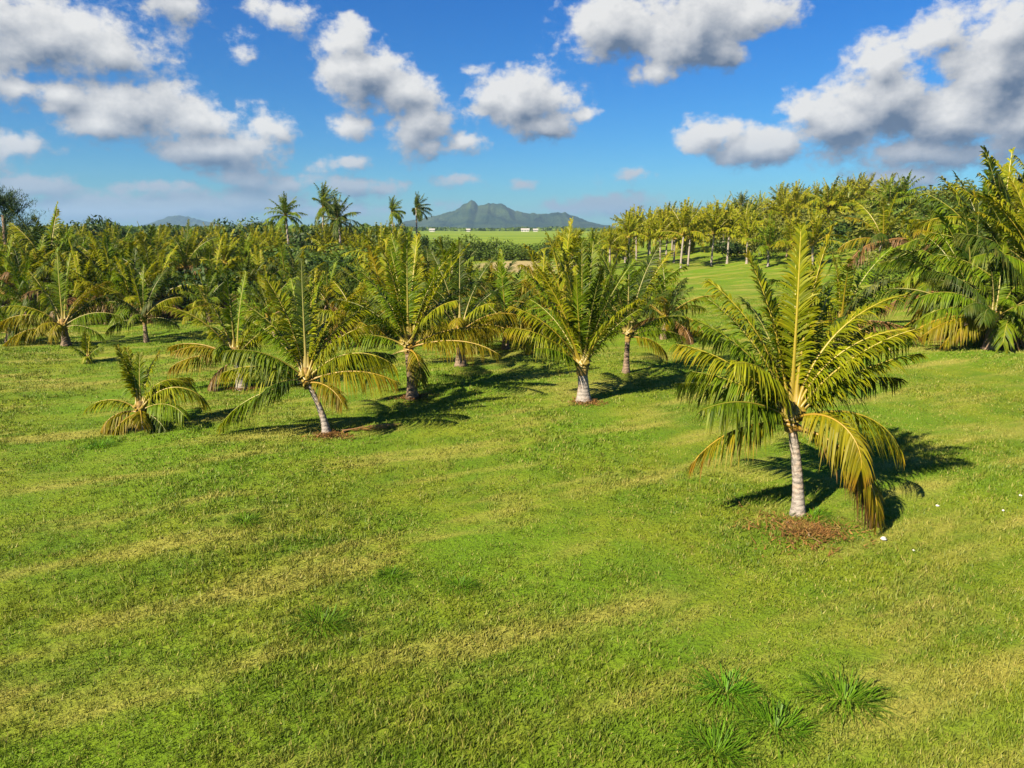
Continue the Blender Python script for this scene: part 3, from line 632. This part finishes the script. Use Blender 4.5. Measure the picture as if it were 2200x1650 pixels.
for k, (lv, tone, wd) in enumerate([(FULL, G_, 0), (FULL, D_, 0), (YOUNG, L_, 0), (YOUNG, L_, .15), (YOUNG, G_, .1), (YOUNG, Y_, 0), (FULL, G_, .5), (FULL, D_, .45), (BALL, L_, .1), (BALL, G_, .15), (BALL, D_, .1)]):
    CROWN.append(crown_mesh(lv, tone, wd, 17 if lv is YOUNG else 28))
def far_palm(loc, th, cs, ck, label, group, seed, r=.13, dark=False):
    rg = random.Random(seed)
    root = thing('coconut_palm', loc, label, 'palm tree', group)
    lean = (rg.uniform(-.05, .05) * th, rg.uniform(-.04, .04) * th)
    key = ('far', round(th, 1), dark, seed % 4)
    if key not in TR: TR[key] = (trunk_mesh('trunk', th, lean, r, TRUNK_DARK if dark else TRUNK, sides=8, flare=1.4), lean)
    me, lean = TR[key]
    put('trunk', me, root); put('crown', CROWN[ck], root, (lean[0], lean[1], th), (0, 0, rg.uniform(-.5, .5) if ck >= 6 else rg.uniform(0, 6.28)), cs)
    return root
GT = 'tall slim palms rising above the grove'
def tall(px, crown_py, Y, cs, ck, label, seed):
    p = at_depth(px, Y); d = pix_dir(px, crown_py); top = CAM_H + d.z / d.y * Y
    far_palm(p, top - p.z, cs, ck, label, GT, seed, r=.15)
tall(623, 464, 92, 1.08, 0, 'tall palm with a round full crown, left of the three together', 1)
tall(694, 446, 96, 1.2, 6, 'highest tall palm, middle one of the three together', 2)
tall(734, 474, 90, 1.2, 1, 'dark crowned tall palm, right one of the three together', 3)
tall(848, 456, 118, .95, 6, 'thin windblown palm, left of the pair before the mountain slope', 4)
tall(896, 450, 120, 1.0, 7, 'thin windblown palm, right of the pair before the mountain slope', 5)
tall(1583, 438, 125, .75, 1, 'dark palm crown poking above the right hand grove', 6)

GROVE = 'sunlit palms in the grove along the right ridge'
rg = random.Random(31)
k = 0
for (px, py, th, cs, ck) in [(1352, 572, 3.6, 1.38, 2), (1392, 570, 3.5, 1.42, 2), (1418, 573, 3.6, 1.42, 2), (1462, 577, 3.8, 1.61, 2), (1478, 572, 3.4, 1.42, 3), (1528, 570, 3.6, 1.52, 2), (1562, 566, 3.4, 1.42, 2), (1604, 566, 2.6, 1.4, 2),
                           (1650, 572, 2.0, 1.45, 4), (1310, 574, 2.6, 1.04, 2), (1268, 578, 2.0, 1.05, 4), (1228, 584, 1.8, 1.0, 2), (1700, 574, 2.0, 1.5, 2), (1745, 572, 2.2, 1.5, 3)]:
    far_palm(ground_at(px, py), th, cs, ck, 'pale trunked palm in the front row of the sunlit ridge grove', GROVE, 100 + k); k += 1
for i in range(84):
    px = rg.uniform(1190, 1930); Y = rg.uniform(98, 175)
    p = at_depth(px, Y)
    low_ = px < 1345
    far_palm(p, rg.uniform(1.6, 2.2) if low_ else rg.uniform(2.4, 4.2), rg.uniform(.95, 1.1) if low_ else rg.uniform(1.4, 1.75), rg.choice([2, 3, 8, 8, 9, 8]), 'yellow green palm packed into the far part of the ridge grove', 'palms packed behind the front row of the ridge grove', 200 + i)
for i in range(46):
    px = rg.uniform(-60, 880); Y = rg.uniform(56, 120)
    far_palm(at_depth(px, Y), rg.uniform(1.5, 3.0), rg.uniform(.95, 1.3), rg.choice([8, 9, 2, 8, 8, 9, 3, 10]), 'small crowned palm mixed into the leafy band below the left horizon', 'palms mixed into the left band of trees', 300 + i, dark=True)

# ------------------------------------------------------------------ shrubs and broad trees
def shrub_mesh(seed, n_lobe, leaves, size, mat, flat=.75, trunk=0.0):
    rg = np.random.default_rng(seed)
    cen = rg.normal(0, .42, (n_lobe, 3)) * [1, 1, .55]; cen[:, 2] = np.abs(cen[:, 2]) + .35
    rad = rg.uniform(.28, .52, n_lobe)
    k = rg.integers(0, n_lobe, leaves)
    dv = rg.normal(0, 1, (leaves, 3)); dv /= np.linalg.norm(dv, axis=1)[:, None]
    rr = rad[k] * rg.uniform(.45, 1.08, leaves) ** .6
    c = cen[k] + dv * rr[:, None] * [1, 1, flat]
    c[:, 2] = np.maximum(c[:, 2], .03) + trunk
    nr = dv + rg.normal(0, .6, (leaves, 3)); nr /= np.linalg.norm(nr, axis=1)[:, None]
    a = np.cross(nr, rg.normal(0, 1, (leaves, 3))); a /= np.linalg.norm(a, axis=1)[:, None]
    b = np.cross(nr, a)
    s = size * rg.uniform(.6, 1.3, leaves)[:, None]
    V = np.stack([c - a * s, c - b * s * .45, c + a * s, c + b * s * .45], 1).reshape(-1, 3)
    tn = np.repeat(np.stack([rg.random(leaves) * .6 + .4 * rg.random(n_lobe)[k], np.full(leaves, .2), np.full(leaves, .3)], 1), 4, 0)
    q = np.arange(leaves) * 4
    return mesh('crown', V, np.stack([q, q + 1, q + 2, q + 3], 1).tolist(), [mat], tn)
BUSH_D = leaf_mat('bush_dark', (.012, .032, .008), (.045, .080, .014), (.10, .10, .02), tipw=.2, trans=.2, rough=.5)
BUSH_M = leaf_mat('bush_mid', (.028, .065, .010), (.090, .130, .016), (.14, .13, .02), tipw=.2, trans=.25, rough=.5)
BUSH_O = leaf_mat('bush_olive', (.075, .095, .014), (.150, .155, .022), (.20, .15, .05), tipw=.3, trans=.25, rough=.5)
SHR = [shrub_mesh(s, 9, 1500, .062, m) for s, m in ((1, BUSH_D), (2, BUSH_D), (3, BUSH_M), (4, BUSH_M), (5, BUSH_O), (6, BUSH_O))]
STEM = trunk_mesh('stem', .6, (.05, .02), .05, TRUNK_DARK, sides=6)
def shrub(loc, w_, h_, ck, label, group, seed, cat='shrub', name='shrub'):
    rg = random.Random(seed)
    root = thing(name, loc, label, cat, group)
    put('stem', STEM, root, scale=(h_ / 2, h_ / 2, h_ / 1.6)); put('crown', SHR[ck], root, rot=(0, 0, rg.uniform(0, 6.28)), scale=(w_, w_, h_))
    return root
rg = random.Random(8)
for i in range(110):
    px = rg.uniform(-80, 872); Y = rg.choice([rg.uniform(60, 85), rg.uniform(85, 130), rg.uniform(120, 190)])
    s = rg.uniform(2.4, 5.0) * (1 + (Y - 60) / 200)
    shrub(at_depth(px, Y), s, min(rg.uniform(2.4, 3.6) * (1 + (Y > 100) * .10), s * rg.uniform(.75, 1.0)), rg.choice([0, 1, 4, 2, 3, 2]), 'dark leafy shrub in the thick band below the left horizon', 'shrubs of the left band', i)
for i in range(15):
    px = 905 + i * 20 + rg.uniform(-8, 8)
    shrub(at_depth(px, rg.uniform(112, 122)), rg.uniform(3.0, 4.2), rg.uniform(2.2, 3.6), rg.choice([0, 2, 2, 3]), 'dark green bush in the hedge between clearing and field', 'bushes of the hedge before the field', 400 + i, 'bush', 'bush')
for i in range(84):
    px = rg.uniform(1560, 2260); Y = rg.uniform(84, 170)
    s = rg.uniform(3.0, 5.6)
    shrub(at_depth(px, Y), s, s * rg.uniform(.7, .95), rg.choice([4, 5, 3, 2, 4, 5, 0]), 'olive green shrub covering the hillside on the right', 'shrubs of the right hillside', 500 + i)
for i in range(10):
    px = rg.uniform(1880, 2200); Y = rg.uniform(56, 78)
    s = rg.uniform(1.6, 3.0)
    shrub(at_depth(px, Y), s, s * .8, rg.choice([3, 5, 2]), 'low round shrub at the foot of the right hillside', 'low shrubs at the hill foot', 700 + i)

for i in range(14):
    px = rg.uniform(330, 900) if i % 4 else rg.uniform(-60, 330); Y = rg.uniform(44, 62)
    s = rg.uniform(1.8, 3.2)
    shrub(at_depth(px, Y), s, min(3.0, s * rg.uniform(.8, 1.05)), rg.choice([0, 1, 0, 2, 3]), 'shaded bush squeezed between the palms of the dense stand', 'bushes inside the dense stand', 800 + i, 'bush', 'bush')

for i, (px, Y, w_, h_) in enumerate([(655, 100, 5.2, 6.4), (182, 120, 5.0, 6.2), (228, 140, 5.5, 6.3), (300, 150, 6.5, 5.6), (372, 130, 5.5, 5.1), (455, 150, 7.0, 5.4), (520, 125, 5.0, 5.9), (565, 150, 6.5, 6.2), (800, 130, 6.0, 5.7), (830, 105, 4.0, 5.0), (140, 95, 3.8, 6.0)]):
    shrub(at_depth(px, Y), w_, h_, [0, 1, 3, 0, 1][i % 5], 'broad dark tree standing out on the left skyline', 'broad trees on the left skyline', 850 + i, 'tree', 'broad_tree')

# feathery dark tree at the left edge
def casuarina():
    rg = np.random.default_rng(12)
    p = at_depth(14, 66); root = thing('casuarina_tree', p, 'dark feathery tree taller than the rest at the left edge', 'tree')
    put('trunk', trunk_mesh('trunk', 6.0, (.3, 0), .2, TRUNK_DARK, sides=8), root)
    n = 15000
    br = 95
    z0 = rg.uniform(1.0, 7.2, br); azs = rg.uniform(0, 6.28, br); ln = rg.uniform(1.8, 4.0, br) * np.clip((9.6 - z0) / 6, .3, 1)
    k = rg.integers(0, br, n); s = rg.uniform(.15, 1, n)
    c = np.stack([np.cos(azs[k]) * ln[k] * s, np.sin(azs[k]) * ln[k] * s, z0[k] + s * ln[k] * .75], 1) + rg.normal(0, .16, (n, 3))
    a = np.stack([np.cos(azs[k]) * .5, np.sin(azs[k]) * .5, np.full(n, .8)], 1) + rg.normal(0, .45, (n, 3)); a /= np.linalg.norm(a, axis=1)[:, None]
    b = np.cross(a, rg.normal(0, 1, (n, 3))); b /= np.linalg.norm(b, axis=1)[:, None]
    L = rg.uniform(.14, .34, n)[:, None]
    V = np.stack([c - b * .025, c + b * .025, c + a * L], 1).reshape(-1, 3); q = np.arange(n) * 3
    tn = np.repeat(np.stack([rg.random(n), np.full(n, .2), np.full(n, .2)], 1), 3, 0)
    put('crown', mesh('crown', V, np.stack([q, q + 1, q + 2], 1).tolist(), [BUSH_D], tn), root)
casuarina()

# far woods under the mountain and along the left horizon
def far_woods():
    rg = np.random.default_rng(3)
    n = 26000
    x = rg.uniform(-1500, 1700, n); y = rg.uniform(980, 1280, n)
    hh = 2 + 3.2 * (.5 + .5 * np.sin(x * .021 + 2 * np.sin(x * .006))) * (.6 + .4 * np.sin(x * .11))
    z = rg.uniform(0, 1, n) ** .8 * hh
    m = 24000                                              # scrub running along the left, before the woods
    y2 = 170 * (950 / 170) ** rg.random(m); x2 = -y2 * rg.uniform(.135, .85, m)
    h2 = 3.2 + 2.6 * (.5 + .5 * np.sin(x2 * .09 + 2 * np.sin(y2 * .03))) * (.6 + .4 * np.sin(x2 * .31))
    x = np.concatenate([x, x2]); y = np.concatenate([y, y2]); z = np.concatenate([z, rg.uniform(0, 1, m) ** .6 * h2]); n += m
    c = np.stack([x, y, z], 1)
    nr = rg.normal(0, 1, (n, 3)) + [0, -.6, .5]; nr /= np.linalg.norm(nr, axis=1)[:, None]
    a = np.cross(nr, rg.normal(0, 1, (n, 3))); a /= np.linalg.norm(a, axis=1)[:, None]; b = np.cross(nr, a)
    s = (rg.uniform(1.5, 3.6, n) * np.clip(y / 900, .22, 1))[:, None]
    V = np.stack([c - a * s, c - b * s * .8, c + a * s, c + b * s * .8], 1).reshape(-1, 3); V[:, 2] = np.maximum(V[:, 2], .02)
    tn = np.repeat(np.stack([rg.random(n), np.full(n, .2), np.full(n, .2)], 1), 4, 0); q = np.arange(n) * 4
    tag(put('far_woods', mesh('far_woods', V, np.stack([q, q + 1, q + 2, q + 3], 1).tolist(), [BUSH_M], tn)), 'thin dark line of distant trees below the mountain', 'woods', kind='stuff')
far_woods()

# small white houses at the far end of the field
WALL = plain('white_wall', (.42, .41, .38)); ROOF = plain('pale_roof', (.30, .29, .27)); PANE = plain('house_window', (.06, .07, .08), .3)
def house(px, Y, wd, dp, h, label):
    p = at_depth(px, Y); root = thing('house', p, label, 'house', 'white houses at the end of the field')
    a, b = wd / 2, dp / 2
    V = np.array([(-a, -b, -.2), (a, -b, -.2), (a, b, -.2), (-a, b, -.2), (-a, -b, h), (a, -b, h), (a, b, h), (-a, b, h), (-a, 0, h + dp * .28), (a, 0, h + dp * .28)], float)
    put('wall', mesh('wall', V, [(0, 1, 5, 4), (1, 2, 6, 9, 5), (2, 3, 7, 6), (3, 0, 4, 8, 7)], [WALL]), root)
    o, z = .5, .12; A = a + o; Bq = b + o; rz = h + dp * .28; dz = o * .56
    V = np.array([(-A, -Bq, h - dz + z), (A, -Bq, h - dz + z), (A, 0, rz + z), (-A, 0, rz + z), (A, Bq, h - dz + z), (-A, Bq, h - dz + z)]); V2 = V + [0, 0, .25]
    V = np.vstack([V, V2])
    put('roof', mesh('roof', V, [(0, 1, 2, 3), (3, 2, 4, 5), (6, 7, 8, 9), (9, 8, 10, 11), (0, 1, 7, 6), (4, 5, 11, 10), (1, 2, 8, 7), (2, 4, 10, 8), (0, 3, 9, 6), (3, 5, 11, 9)], [ROOF]), root)
    for k in range(3):
        x = -a + wd * (k + .5) / 3
        V = np.array([(x - .5, -b - .05, .6), (x + .5, -b - .05, .6), (x + .5, -b - .05, 1.5), (x - .5, -b - .05, 1.5), (x - .5, -b + .02, .6), (x + .5, -b + .02, .6), (x + .5, -b + .02, 1.5), (x - .5, -b + .02, 1.5)])
        put('window', mesh('window', V, [(0, 1, 2, 3), (0, 1, 5, 4), (3, 2, 6, 7), (1, 2, 6, 5), (0, 3, 7, 4)], [PANE]), root)
house(1128, 860, 9, 5, 2.0, 'widest white house at the end of the green field')
house(1150, 872, 5, 4, 1.9, 'small pale house right beside the widest white one')
house(1007, 850, 4, 4, 2.0, 'small white house under the mountain peak')
house(930, 840, 5.5, 4, 2.1, 'white house right of the pair of thin palms')

# ------------------------------------------------------------------ lawn details
def grass_material():
    m, t = new_mat('grass_blades')
    pos = t.add('ShaderNodeNewGeometry').outputs['Position']
    r, s, u = t.sep(t.add('ShaderNodeAttribute', attribute_name='tone').outputs['Vector'])
    c = lawn_colour(t, pos)
    c = t.mix(t.step(r, .60, .88, 0, .85), c, (.31, .275, .075))
    c = t.mix(t.step(r, .10, .42, .75, 0), c, (.035, .085, .008))
    c = t.mix(t.math('MULTIPLY', s, .35), c, (.20, .23, .04))
    p = t.add('ShaderNodeBsdfPrincipled'); t.l.new(c, p.inputs['Base Color']); p.inputs['Roughness'].default_value = .55; p.inputs['Specular IOR Level'].default_value = .25
    tr = t.add('ShaderNodeBsdfTranslucent'); t.l.new(c, tr.inputs['Color'])
    mx = t.add('ShaderNodeMixShader'); mx.inputs[0].default_value = .35
    t.l.new(p.outputs[0], mx.inputs[1]); t.l.new(tr.outputs[0], mx.inputs[2])
    o = t.add('ShaderNodeOutputMaterial'); t.l.new(mx.outputs[0], o.inputs[0]); return m
def tri_mesh(name, V, mat, tone):
    me = bpy.data.meshes.new(name); nv = len(V); nt = nv // 3
    me.vertices.add(nv); me.vertices.foreach_set('co', V.astype(np.float32).ravel())
    me.loops.add(nv); me.loops.foreach_set('vertex_index', np.arange(nv, dtype=np.int32))
    me.polygons.add(nt); me.polygons.foreach_set('loop_start', np.arange(nt, dtype=np.int32) * 3)
    me.materials.append(mat)
    a = me.attributes.new('tone', 'FLOAT_COLOR', 'POINT')
    a.data.foreach_set('color', np.hstack([tone, np.ones((nv, 1))]).astype(np.float32).ravel())
    me.update(calc_edges=True); me.validate(); return me
def blades(rg, x, y, hmin, hmax, wid, lean=.8):
    n = len(x)
    a = rg.uniform(0, 6.283, n); w2 = wid / 2
    h = rg.uniform(hmin, hmax, n); ld = rg.uniform(0, 6.283, n); lm = h * rg.uniform(.1, lean, n)
    z = hgt(x, y) - .005
    A = np.stack([x - np.cos(a) * w2, y - np.sin(a) * w2, z], 1); B = np.stack([x + np.cos(a) * w2, y + np.sin(a) * w2, z], 1)
    T = np.stack([x + np.cos(ld) * lm, y + np.sin(ld) * lm, z + h], 1)
    return np.stack([A, B, T], 1).reshape(-1, 3)
def grass():
    rg = np.random.default_rng(6)
    nc, per = 104000, 9
    y0, y1 = 3.6, 54.0
    yc = y0 * (y1 / y0) ** rg.random(nc)                           # denser towards the near edge of the lawn
    xc = rg.uniform(-1, 1, nc) * (.80 * yc + 5.0)
    rc = rg.random(nc); hc = rg.uniform(.5, 1.5, nc)
    i = np.repeat(np.arange(nc), per); n = nc * per
    sg = .028 + .0022 * yc[i]
    x = xc[i] + rg.normal(0, 1, n) * sg; y = yc[i] + rg.normal(0, 1, n) * sg
    patch = .5 + .5 * np.sin(x * 1.1 + 1.1 * np.sin(y * .9)) * np.sin(y * .8 + 1.3 * np.sin(x * .6))
    h0 = (.029 + .026 * patch) * hc[i]
    V = blades(rg, x, y, h0 * .5, h0 * 1.6, .008 + .0011 * y)
    tone = rc[i] * .6 + rg.random(n) * .4
    tn = np.repeat(np.stack([tone, np.zeros(n), np.zeros(n)], 1), 3, 0); tn[2::3, 1] = 1
    tag(put('grass', tri_mesh('grass', V, grass_material(), tn)), 'short mown grass blades covering the lawn', 'grass', kind='stuff')
grass()
TUFT = leaf_mat('tuft_green', (.045, .125, .004), (.090, .190, .006), (.15, .20, .025), tipw=.4, trans=.3, hv=.5)
def tuft_mesh(seed, n=210, spread=.27, h=.085):
    rg = np.random.default_rng(seed)
    a = rg.uniform(0, 6.283, n); r0 = rg.uniform(0, spread * .9, n); L = rg.uniform(.3, 1.35, n) * spread
    parts = []
    V, T = [], []
    for i in range(n):
        d = np.array([math.cos(a[i]), math.sin(a[i]), 0]); sd = np.array([-d[1], d[0], 0]); b = d * r0[i]; hh = h * rg.uniform(.5, 1.2); ww = .009
        p0, p1, p2 = b, b + d * L[i] * .5 + np.array([0, 0, hh]), b + d * L[i] + np.array([0, 0, hh * .55])
        V += [p0 - sd * ww * .5, p0 + sd * ww * .5, p1 - sd * ww * .5, p1 + sd * ww * .5, p2]; rn = rg.random()
        T += [(rn, 0, .2), (rn, 0, .2), (rn, .5, .2), (rn, .5, .2), (rn, 1, .3)]
    F = []
    for i in range(n): o = i * 5; F += [(o, o + 1, o + 3, o + 2), (o + 2, o + 3, o + 4)]
    return mesh('grass_tuft', np.array(V), F, [TUFT], np.array(T, float))
TM = [tuft_mesh(s) for s in range(4)]
for i, (px, py, sc, lb) in enumerate([
 (690, 1345, 1.15, 'coarse green tuft alone in the lawn below the leaning palm'), (1560, 1490, 1.1, 'left tuft of the four at the lower right'),
 (1815, 1505, 1.25, 'widest dark tuft, right one of the four at the lower right'), (1665, 1568, 1.15, 'middle tuft of the four at the lower right'),
 (1535, 1620, 1.1, 'lowest tuft of the four, touching the bottom edge'), (840, 1240, .8, 'small tuft right and above of the lone tuft'),
 (525, 1122, .9, 'deep green tuft in the middle of the left lawn'), (985, 1262, .8, 'loose pale tuft at the middle of the lawn'),
 (215, 960, 1.1, 'bright tuft in front of the smallest palm'), (1748, 1112, 1.1, 'lime green shoots at the foot of the largest palm')]):
    o = put('grass_tuft', TM[i % 4], None, ground_at(px, py), (0, 0, i * 1.3), sc); tag(o, lb, 'grass tuft', 'coarse grass tufts on the lawn')
# dry leaf litter round the trunks
LIT = leaf_mat('dry_litter', (.085, .040, .014), (.22, .125, .035), (.13, .15, .02), trans=.1, hv=.6)
def litter(px, py, rad, n, label, seed, off=(0, 0), hump=.06):
    rg = np.random.default_rng(seed); p = ground_at(px, py)
    a = rg.uniform(0, 6.283, n); r = rad * np.minimum(np.abs(rg.normal(0, .52, n)), 1.5) * (1 + .3 * np.sin(a * 3 + seed) + .2 * np.sin(a * 7))
    x = p.x + off[0] + np.cos(a) * r; y = p.y + off[1] + np.sin(a) * r * .9
    V = blades(rg, x, y, .01, hump * 1.6, .022 + .02 * rg.random(n), 4.0)
    V[:, 2] += np.repeat(hump * (1 - (r / rad / 1.3) ** 2), 3).clip(0)
    tn = np.repeat(np.stack([rg.random(n), rg.random(n), np.full(n, .3)], 1), 3, 0)
    tag(put('leaf_litter', tri_mesh('leaf_litter', V, LIT, tn)), label, 'leaf litter', kind='stuff')
litter(1714, 1140, 1.0, 2100, 'dry brown leaf litter heaped round the foot of the largest palm', 1, (.12, -.05), .045)
litter(702, 936, .55, 1100, 'dry earth and husks round the leaning palm', 2, (.1, 0), .04)
litter(1256, 866, .6, 900, 'dry husks round the central fan palm', 3, (.05, 0), .05)
litter(520, 836, .6, 700, 'brown litter under the skirted palm', 4, (0, 0), .05)
litter(886, 856, .7, 700, 'brown litter under the dark trunked palm', 5, (0, 0), .05)
st, lf = frond_parts(np.random.default_rng(5), 1.5, 6, -8, nl=34, ll=.35, lw=.035, droop=.3, vee=-.1, r0=.03)
fb = ground_at(735, 930); fb.z += .05
fo = put('fallen_frond', mesh('fallen_frond', lf[0] * [1, 1, .25], lf[1], [LIT], lf[2]), None, fb, (0, 0, .5)); tag(fo, 'dry fallen frond on the bare patch right of the leaning trunk', 'palm frond')
put('stalk', mesh('stalk', st[0] * [1, 1, .6], st[1], [STALK['brown']], st[2], smooth=True), fo)
# pale stones lying in the grass on the right
STONE = plain('pale_stone', (.50, .48, .42))
def stone(px, py, s, label, seed):
    rg = np.random.default_rng(seed); n, m = 6, 9
    th = np.linspace(0, np.pi, n + 1); ph = np.arange(m) * 2 * np.pi / m
    V = np.stack([np.sin(th)[:, None] * np.cos(ph), np.sin(th)[:, None] * np.sin(ph) * .75, np.cos(th)[:, None] * .5 + 0 * ph], -1) * (1 + rg.normal(0, .12, (n + 1, m, 1)))
    F = [(i * m + j, i * m + (j + 1) % m, (i + 1) * m + (j + 1) % m, (i + 1) * m + j) for i in range(n) for j in range(m)]
    p = ground_at(px, py); p.z += s * .35 + .02
    tag(put('stone', mesh('stone', V.reshape(-1, 3) * s, F, [STONE], smooth=True), None, p, (0, 0, seed)), label, 'stone', 'pale stones in the grass')
for i, (px, py, s, lb) in enumerate([(1898, 1162, .06, 'largest pale stone, right of the drooping golden frond'), (1962, 1186, .026, 'small pale stone just below right of the largest stone'),
                                    (2014, 1090, .035, 'pale stone upper middle on the right lawn'), (2155, 1100, .03, 'pale stone near the right edge, lower of two'), (2192, 1068, .035, 'pale stone touching the right edge, upper of two')]):
    stone(px, py, s, lb, i + 1)

# ------------------------------------------------------------------ air
hm, t = new_mat('haze')
pv = t.add('ShaderNodeVolumePrincipled'); pv.inputs['Color'].default_value = (.40, .66, 1.0, 1); pv.inputs['Density'].default_value = 1.05e-4; pv.inputs['Anisotropy'].default_value = .2
o = t.add('ShaderNodeOutputMaterial'); t.l.new(pv.outputs[0], o.inputs['Volume'])
bx = [(x, y, z) for z in (-3, 155) for x, y in ((-6700, -1700), (6700, -1700), (6700, 6800), (-6700, 6800))]
tag(put('haze', mesh('haze', bx, [(3, 2, 1, 0), (4, 5, 6, 7), (0, 1, 5, 4), (1, 2, 6, 5), (2, 3, 7, 6), (3, 0, 4, 7)], [hm])), 'faint blue haze over the far land', 'haze', kind='stuff')
